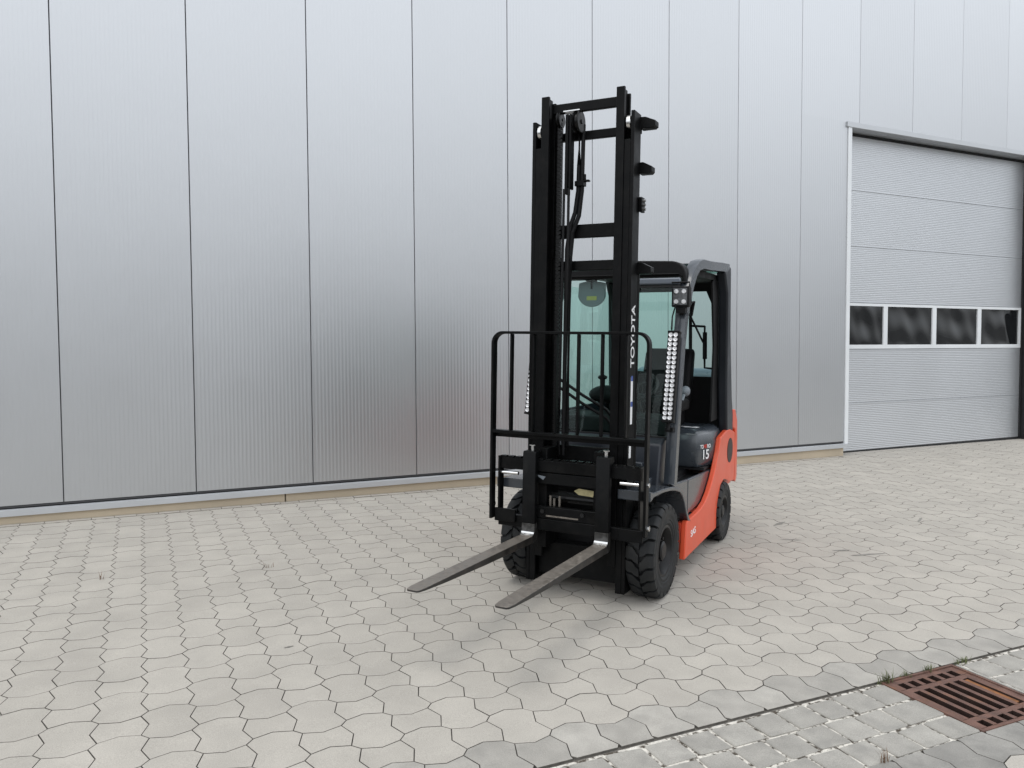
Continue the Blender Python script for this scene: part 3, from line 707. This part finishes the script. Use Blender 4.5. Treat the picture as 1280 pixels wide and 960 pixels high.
def hub_mesh(r, wd):
    f = MB(); h = wd/2
    f.lathe([(.002, h*.445), (r*.38, h*.445), (r*.38, h*.70), (r*.30, h*.80), (.002, h*.80)], (0, 0, 0), 24)
    for k in range(6):
        a = k*math.pi/3+.3; f.cyl((h*.40, r*.50*math.sin(a), r*.50*math.cos(a)), (h*.58, r*.50*math.sin(a), r*.50*math.cos(a)), .011, 6)
    return f.mesh('hub', smooth=35)
def wheels(Rt, wd, nl, rr, xo, y, name):
    tm, rm, hm = tyre_mesh(Rt, wd, nl, rr), rim_mesh(rr, wd), hub_mesh(rr, wd)
    tm.materials.append(M['tyre']); rm.materials.append(M['rim']); hm.materials.append(M['rim'])
    for sgn in (1, -1):
        t = link(name, tm, fork); t.location = (sgn*(xo-wd/2), y, Rt-.003); t.rotation_euler = (random.uniform(0, 6), 0, 0 if sgn > 0 else math.pi)
        link('rim', rm, t); link('hub', hm, t)
wheels(.285, .170, 21, .150, .497, 0.0, 'front_wheel')
wheels(.228, .135, 18, .118, .510, 1.544, 'rear_wheel')

# ---- chassis and body
SL, SB, OR = M['slate'], M['slateblue'], M['orange']
f = MB(); f.box(-.32, .32, -.06, .08, .16, .44).box(-.30, .30, .08, 1.6, .13, .56).box(-.42, .42, .63, 1.30, .21, .55).cyl((-.33, 0, .285), (.33, 0, .285), .09, 16); f.build('chassis', M['blackmat'], fork, bevel=.008)
f = MB(); f.cyl((-.38, 1.544, .228), (.38, 1.544, .228), .05, 12); f.build('rear_axle', M['blackmat'], fork)
ob = [(.425, .118), (.468, .352), (.480, .364), (.56, .364), (.70, .368), (.85, .378), (.97, .402), (1.08, .452), (1.19, .530), (1.28, .615), (1.36, .720), (1.415, .812), (1.50, .828), (1.62, .845), (1.75, .842), (1.83, .825), (1.925, .80), (1.95, .60), (1.93, .405), (1.72, .425), (1.64, .455), (1.54, .470), (1.44, .44), (1.37, .36), (1.335, .24), (1.325, .135)]
for sgn in (1, -1):
    f = MB(); a, b = sorted((sgn*.455, sgn*.492)); f.prism(ob, 'x', a, b); sp = f.build('side_frame', OR, fork, bevel=.007, seg=3)
    f = MB(); f.cyl((sgn*.4925, 1.745, .675), (sgn*.4945, 1.745, .675), .098, 28); f.build('vent_hole', M['hole'], sp, smooth=40)
    f = MB(); a, b = sorted((sgn*.43, sgn*.4545)); f.prism([(.45, .16), (.45, .35), (1.0, .37), (1.36, .36), (1.33, .145)], 'x', a, b); f.build('sill_plate', M['deeporange'], sp)
    # fender over the front wheel
    fp = [(-.335, .640), (-.335, .700), (-.27, .684), (-.10, .676), (.07, .660), (.20, .640), (.30, .614), (.37, .580), (.43, .515), (.475, .440), (.53, .378), (.590, .345), (.565, .336), (.505, .362), (.450, .425), (.405, .498), (.35, .558), (.29, .590), (.19, .616), (.06, .637), (-.10, .652), (-.27, .655), (-.318, .640)]
    f = MB(); a, b = sorted((sgn*.295, sgn*.492)); f.prism(fp, 'x', a, b); f.build('fender', SL, fork, bevel=.006, seg=3)
    # lower side panels with the step
    sp2 = [(.24, .645), (.46, .628), (.60, .618), (.626, .616), (.626, .375), (.60, .372), (.52, .400), (.45, .482), (.375, .560), (.29, .612)]
    f = MB(); a, b = sorted((sgn*.425, sgn*.452)); f.prism(sp2, 'x', a, b); f.build('step_panel', SL, fork, bevel=.010, seg=3)
    sp3 = [(.632, .615), (1.00, .596), (1.28, .585), (1.40, .580), (1.40, .56), (1.25, .52), (.95, .385), (.632, .372)]
    f = MB(); f.prism(sp3, 'x', a, b); f.build('side_panel', SL, fork, bevel=.010, seg=3)
    f = MB(); a, b = sorted((sgn*.30, sgn*.4545)); f.box(a, b, .60, .98, .340, .362); f.build('step_ledge', SL, fork, bevel=.004)
f = MB(); f.box(-.295, .295, .10, 1.5, .55, .592); f.build('floor_plate', M['blackmat'], fork)
# counterweight
cwp = [(1.75, .40), (1.75, .80), (1.80, .84), (1.83, .985), (1.86, 1.0), (1.97, .985), (2.03, .90), (2.06, .70), (2.07, .42), (2.02, .36), (1.80, .37)]
f = MB(); f.prism(cwp, 'x', -.452, .452); f.build('counterweight', OR, fork, bevel=.02, seg=3)
for sgn in (1, -1):
    f = MB(); a, b = sorted((sgn*.4525, sgn*.488)); f.prism([(1.965, .40), (1.965, .82), (1.86, .845), (1.84, .995), (1.95, .985), (2.03, .89), (2.055, .70), (2.062, .42), (2.02, .375)], 'x', a, b); f.build('counterweight_cheek', OR, fork, bevel=.008, seg=3)
# engine hood with its chamfered front corners
def hood_ring(z, fx, ins, y0):
    return [(-.456+ins, 1.60, z), (-.456+ins, y0+.19, z), (-.392+ins*.7, y0+.008, z), (-.375+ins*.7, y0, z), (.375-ins*.7, y0, z), (.392-ins*.7, y0+.008, z), (.456-ins, y0+.19, z), (.456-ins, 1.60, z)]
f = MB(); rings = [hood_ring(.612, 0, .012, 1.135), hood_ring(.65, 0, .004, 1.125), hood_ring(.79, 0, 0, 1.12), hood_ring(.858, 0, .018, 1.14), hood_ring(.885, 0, .05, 1.175), hood_ring(.895, 0, .09, 1.23)]
vs = [p for r in rings for p in r]; n = 8; fs = []
for i in range(len(rings)-1):
    for k in range(n): fs.append((i*n+k, i*n+(k+1) % n, i*n+n+(k+1) % n, i*n+n+k))
fs += [tuple(range(n)), tuple((len(rings)-1)*n+k for k in range(n))]
f.add(vs, fs); hood = f.build('engine_hood', SL, fork, bevel=.012, seg=3)
f = MB(); f.box(-.43, .43, 1.16, 1.6, .592, .611); f.build('hood_gap', M['rubberseal'], hood)
f = MB(); f.add([(a-.03, b+.16, .8965) for a, b in ((.245, 1.12), (.30, 1.07), (.33, 1.085), (.375, 1.07), (.40, 1.10), (.37, 1.112), (.395, 1.135), (.36, 1.15), (.33, 1.125), (.30, 1.13), (.27, 1.132))], [tuple(range(11))]); f.build('sticker', M['white'], hood, fix=False)
cd = Vector((.064, .182, 0)).normalized(); cn = Vector((cd.y, -cd.x, 0))
def CH(t, z): return Vector((.392, 1.1285, z))+cd*t+cn*.0025
text_part('model_number', '15', .098, M['white'], hood, CH(.045, .672), cd, (0, 0, 1), sx_=1.0)
for k_, (txt, mm) in enumerate((('TO', 'white'), ('NE', 'redprint'), ('RO', 'white'))): text_part('model_lettering', txt, .040, M[mm], hood, CH(.022+.046*k_, .752), cd, (0, 0, 1), sx_=.80)
text_part('side_lettering', 'SAS', .062, M['white'], sp if False else fork, (.4926, .575, .235), (0, 1, .06), (0, -.06, 1), sx_=1.35)
# front cowl under the windscreen
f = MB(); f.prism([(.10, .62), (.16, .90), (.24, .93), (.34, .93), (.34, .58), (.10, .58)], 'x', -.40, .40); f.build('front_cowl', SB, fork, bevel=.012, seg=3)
f = MB(); f.box(-.36, .36, .075, .125, .64, .70).box(-.30, .30, .09, .13, .76, .79); f.build('cowl_rib', SL, fork, bevel=.006)
f = MB(); f.prism([(.32, .93), (.36, 1.03), (.55, 1.06), (.60, .93)], 'x', -.38, .38); f.build('dashboard', M['blackmat'], fork, bevel=.02, seg=3)

# ---- overhead guard
def pillar_path(x):
    P = [(x, .200, .655), (x, .228, .85), (x, .275, 1.2), (x, .330, 1.5), (x, .385, 1.69), (x, .450, 1.82), (x, .520, 1.92), (x, .600, 2.0), (x, .690, 2.048), (x, .80, 2.068)]
    return P
for sgn in (1, -1):
    x = sgn*.452
    f = MB(); f.sweep(pillar_path(x)+[(x, 1.0, 2.072), (x, 1.40, 2.094), (x, 1.60, 2.102)], [(-.030, -.034), (.030, -.034), (.034, -.026), (.034, .026), (.030, .034), (-.030, .034), (-.034, .026), (-.034, -.026)], (1, 0, 0)); f.build('guard_front_pillar', SL, fork, smooth=40)
    f = MB(); a, b = sorted((sgn*.415, sgn*.488)); f.prism([(1.50, 1.99), (1.46, 2.06), (1.63, 2.118), (1.655, 2.10), (1.695, 1.60), (1.80, 1.10), (1.86, .95), (1.86, .80), (1.66, .80), (1.60, 1.2), (1.56, 1.9)], 'x', a, b); f.build('guard_rear_pillar', M['pillar'], fork, bevel=.014, seg=3)
    f = MB(); a, b = sorted((sgn*.40, sgn*.414)); f.prism([(1.36, 1.98), (1.44, 2.03), (1.50, 1.99), (1.56, 1.9), (1.60, 1.2), (1.62, .93), (1.42, .93), (1.46, 1.5)], 'x', a, b); f.build('pillar_lining', M['blackmat'], fork)
for y in (.95, 1.11, 1.27, 1.43, 1.58):
    f = MB(); f.box(-.42, .42, y-.018, y+.018, 2.05+.028*(y-.9), 2.09+.028*(y-.9)); f.build('roof_bar', SL, fork, bevel=.006)
f = MB(); f.box(-.415, .415, .72, 1.60, 2.058, 2.063); f.build('roof_panel', M['glass'], fork)
f = MB(); f.box(.03, .425, .43, .452, 1.912, 1.955); f.build('guard_cross_tube', M['header'], fork, bevel=.01)
# rounded black front visor
vp = [(-.452, 1.915), (-.452, 1.965)] + [(p[0], p[1]) for p in arc(-.352, 1.965, .10, 180, 95, 6)] + [(-.34, 2.066), (.0, 2.078), (.34, 2.066)] + arc(.352, 1.965, .10, 85, 0, 6) + [(.452, 1.915), (.435, 1.915), (.425, 1.960)] + [(.415, 1.962), (-.415, 1.962), (-.425, 1.960), (-.435, 1.915)]
f = MB(); f.prism(vp, 'y', .46, .60); f.build('roof_visor', M['blackmat'], fork, bevel=.008, seg=3)
f = MB(); f.box(-.41, .41, .438, .459, 1.976, 1.984); f.build('visor_lip', M['blackmat'], fork, bevel=.006)
# windscreen and frame
def wy_(z): return .27+(z-.95)*.185
f = MB(); f.add([(-.405, wy_(.935), .935), (.405, wy_(.935), .935), (.405, wy_(1.955), 1.955), (-.405, wy_(1.955), 1.955)], [(0, 1, 2, 3)]); f.build('windscreen', M['glass'], fork, fix=False)
f = MB()
for sgn in (-1, 1): f.bar([(sgn*.412, wy_(.935), .935), (sgn*.412, wy_(1.96), 1.96)], .014, .02, (0, 1, 0))
f.bar([(.06, wy_(1.90), 1.90), (.412, wy_(1.90), 1.90)], .02, .014, (0, 0, 1)); f.bar([(-.412, wy_(.93), .93), (.412, wy_(.93), .93)], .02, .02, (0, 0, 1)); f.build('windscreen_frame', M['rubberseal'], fork)
# rear window in its black wall
rw = [(-.36, 1.255), (.352, 1.255), (.352, 1.72), (.335, 1.82), (.285, 1.935), (-.285, 1.935), (-.335, 1.82), (-.36, 1.72)]
RY = 1.72
f = MB(); f.add([(a, RY, b) for a, b in rw], [tuple(range(8))]); f.build('rear_window', M['glass'], fork, fix=False)
f = MB(); ov = [(-.414, .62), (.414, .62), (.414, 1.72), (.414, 1.86), (.414, 2.04), (-.414, 2.04), (-.414, 1.86), (-.414, 1.72)]
vs = [(a, RY-.015, b) for a, b in rw]+[(a, RY-.015, b) for a, b in ov]+[(a, RY+.015, b) for a, b in rw]+[(a, RY+.015, b) for a, b in ov]; fs = []
for k in range(8):
    j = (k+1) % 8; fs += [(k, j, 8+j, 8+k), (16+k, 24+k, 24+j, 16+j), (k, 16+k, 16+j, j), (8+k, 8+j, 24+j, 24+k)]
f.add(vs, fs); f.build('rear_wall', M['blackmat'], fork)
f = MB(); f.box(-.413, .413, .80, 1.69, 2.0, 2.045); f.build('roof_lining', M['blackmat'], fork)
f = MB(); f.tube([(.178, 1.66, 1.97), (.175, 1.66, 1.72), (.185, 1.66, 1.24)], .014, 8); f.build('window_post', M['blackmat'], fork, smooth=60)
f = MB(); f.tube([(.185, 1.62, 1.66), (.30, 1.62, 1.655)], .009, 8).tube([(.30, 1.62, 1.66), (.30, 1.62, 1.60)], .008, 8).cyl((.302, 1.62, 1.61), (.306, 1.62, 1.40), .017, 10).tube([(.304, 1.62, 1.41), (.306, 1.62, 1.33), (.37, 1.62, 1.325)], .009, 8); f.build('grab_handle', M['blackmat'], fork, smooth=60)
f = MB(); f.tube([(.13, 1.60, 1.81), (.19, 1.60, 1.735), (.295, 1.60, 1.53)], .008, 8); f.build('gas_strut', M['blackmat'], fork, smooth=60)
f = MB(); f.cyl((-.30, 1.93, 1.16), (.30, 1.93, 1.16), .155, 24); f.ball((.30, 1.93, 1.16), (.07, .155, .155)); f.ball((-.30, 1.93, 1.16), (.07, .155, .155)); f.build('gas_cylinder', M['tank'], fork, smooth=50)
# side glass on the far side
f = MB(); f.add([(-.455, .62, 1.05), (-.455, 1.62, 1.05), (-.455, 1.62, 1.93), (-.455, .72, 1.93)], [(0, 1, 2, 3)]); f.build('side_window', M['glass'], fork, fix=False)
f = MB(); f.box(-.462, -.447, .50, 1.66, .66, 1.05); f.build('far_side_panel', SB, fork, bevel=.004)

# ---- cab interior
st_ = MB(); st_.prism([(1.02, 1.00), (1.0, 1.10), (1.06, 1.14), (1.42, 1.12), (1.46, 1.0)], 'x', -.22, .22); seat = st_.build('seat', M['seat'], fork, bevel=.03, seg=3)
f = MB(); f.prism([(1.36, 1.06), (1.40, 1.30), (1.46, 1.45), (1.52, 1.49), (1.56, 1.45), (1.52, 1.25), (1.48, 1.06)], 'x', -.13, .25); f.build('backrest', M['seat'], seat, bevel=.06, seg=4)
f = MB(); f.box(-.20, .20, 1.04, 1.46, .897, 1.0); f.build('seat_base', M['blackmat'], seat, bevel=.01)
f = MB(); f.prism([(1.00, 1.03), (.98, 1.075), (1.02, 1.10), (1.18, 1.12), (1.26, 1.10), (1.25, 1.03)], 'x', .225, .29); f.build('armrest', M['seat'], seat, bevel=.015, seg=3)
f = MB(); f.ball((.275, 1.18, 1.17), (.035, .05, .04)); f.tube([(.27, 1.06, 1.03), (.27, 1.10, 1.10), (.275, 1.16, 1.16)], .012, 8); f.build('control_lever', M['greyplastic'], fork, smooth=60)
sw = MB(); C_ = Vector((.02, .74, 1.22)); ax = Vector((0, -.55, .83)).normalized(); e1 = Vector((1, 0, 0)); e2 = ax.cross(e1)
sw.tube([C_+(e1*math.cos(a)+e2*math.sin(a))*.165 for a in [2*math.pi*k/28 for k in range(28)]], .014, 8, closed=True)
for k in range(3): a = k*2.094+.5; sw.tube([C_, C_+(e1*math.cos(a)+e2*math.sin(a))*.16], .010, 6)
sw.build('steering_wheel', M['blackmat'], fork, smooth=60)
f = MB(); f.tube([C_-ax*.01, C_-ax*.26], .03, 10).ball(C_, (.04, .04, .03)); f.build('steering_column', M['blackmat'], fork, smooth=60)
f = MB(); f.ball((-.13, .62, 1.165), (.135, .10, .065), 18, 10).cyl((-.16, .60, 1.22), (-.16, .60, 1.27), .018, 10).ball((-.16, .60, 1.285), (.035, .03, .018)); f.build('instrument_pod', M['blackmat'], fork, smooth=60)
for dz in (0, .055):
    f = MB(); f.tube([(-.385, .12, 1.36-dz), (-.30, .12, 1.305-dz), (-.12, .14, 1.19-dz), (.02, .20, 1.10-dz), (.06, .26, 1.02-dz)], .010, 8); f.build('hydraulic_hose', M['blackmat'], fork, smooth=60)
# inside mirror with its yellow label
f = MB(); hp = [(-.095, .085), (-.06, .094), (0, .098), (.06, .094), (.10, .085)] + [(.105*math.cos(a), -.015-.095*math.sin(a)+.03) for a in [math.radians(15*k) for k in range(1, 12)]]
c0 = (-.235, .56, 1.855)
f.prism([(c0[0]+a, c0[2]+b) for a, b in hp], 'y', c0[1]-.004, c0[1]+.012); mi = f.build('cab_mirror', M['greyplastic'], fork, bevel=.003)
f = MB(); f.box(c0[0]-.035, c0[0]+.038, c0[1]-.006, c0[1]-.0042, c0[2]-.033, c0[2]-.005); f.build('mirror_label', M['yellow'], mi)
f = MB(); f.box(-.275, -.20, .545, .575, 1.952, 1.972).cyl((-.235, .56, 1.955), (-.235, .56, 1.90), .009, 8); f.build('mirror_bracket', M['blackmat'], fork)

# ---- light bars and work lamp
def pil(z): return .20+(z-1.05)*.19
for sgn in (1, -1):
    zA, zB = 1.065, 1.60; xc = .452 if sgn > 0 else -.486
    d_ = Vector((0, pil(zB)-pil(zA), zB-zA)); ln = d_.length; d_.normalize(); nrm = Vector((0, -d_.z, d_.y)); o0 = Vector((xc, pil(zA)-.10, zA))
    def LB(p): q = o0+Vector((1, 0, 0))*p[0]+nrm*p[1]+d_*p[2]; return tuple(q)
    f = MB(); f.box(-.036, .036, -.045, 0, 0, ln); f.box(-.038, .038, -.05, .004, -.014, 0.0).box(-.038, .038, -.05, .004, ln, ln+.012)
    lbh = f.build('light_bar', M['blackmat'], fork, bevel=.003, tf=LB)
    nl = 19
    for cx in (-.0155, .0155):
        f = MB()
        for k in range(nl):
            zc = (k+.5)*ln/nl; h = ln/nl*.48; q = 8
            vs = [(cx+.0148*math.cos(2*math.pi*a/q+.39), .006, zc+h*math.sin(2*math.pi*a/q+.39)) for a in range(q)] + [(cx+.006*math.cos(2*math.pi*a/q+.39), .002, zc+.006*math.sin(2*math.pi*a/q+.39)) for a in range(q)] + [(cx, .007, zc)]
            fs = [(a, (a+1) % q, q+(a+1) % q, q+a) for a in range(q)] + [(q+a, q+(a+1) % q, 2*q) for a in range(q)]
            f.add(vs, fs)
        f.build('reflector_row', M['led'], lbh, tf=LB)
    f = MB(); f.tube([LB((-.02, -.03, ln)), LB((-.02, -.02, ln+.03)), (xc-.03*sgn, pil(1.75)-.06, 1.70), (xc-.01*sgn, pil(1.8)-.06, 1.78)], .005, 6); f.build('lamp_cable', M['blackmat'], fork)
    f = MB(); f.cyl(LB((0, -.03, -.012)), LB((0, -.03, -.06)), .012, 8).box(xc-.03, xc+.02, .16, .20, .985, 1.01); f.build('lamp_bracket', M['blackmat'], fork)
lx, ly, lz = .462, .30, 1.828
f = MB(); f.box(lx-.056, lx+.056, ly, ly+.06, lz-.068, lz+.062); f.box(lx-.045, lx+.045, ly+.06, ly+.08, lz-.05, lz+.05); wl = f.build('work_lamp', M['blackmat'], fork, bevel=.008, seg=3)
f = MB(); f.box(lx-.044, lx+.044, ly-.003, ly+.001, lz-.054, lz+.050); f.build('lens', M['lens'], wl)
f = MB()
for a in (-.024, .024):
    for b in (-.034, .030): f.cyl((lx+a, ly-.008, lz+b), (lx+a, ly-.0032, lz+b), .014, 10)
f.build('led', M['led'], wl)
f = MB(); f.tube([(lx-.06, ly+.03, lz+.055), (lx-.062, ly+.03, lz+.088), (lx+.05, ly+.03, lz+.088), (lx+.05, ly+.03, lz+.06)], .006, 6); f.build('handle', M['blackmat'], wl)
f = MB(); f.box(lx-.03, lx+.03, ly+.01, ly+.05, lz-.105, lz-.07).tube([(lx, ly+.04, lz-.09), (lx-.005, ly+.10, lz-.13)], .016, 8).tube([(lx+.03, ly+.06, lz-.05), (lx+.055, ly+.12, lz-.03), (lx+.04, ly+.14, lz-.12)], .006, 6); f.build('lamp_bracket', M['blackmat'], fork)
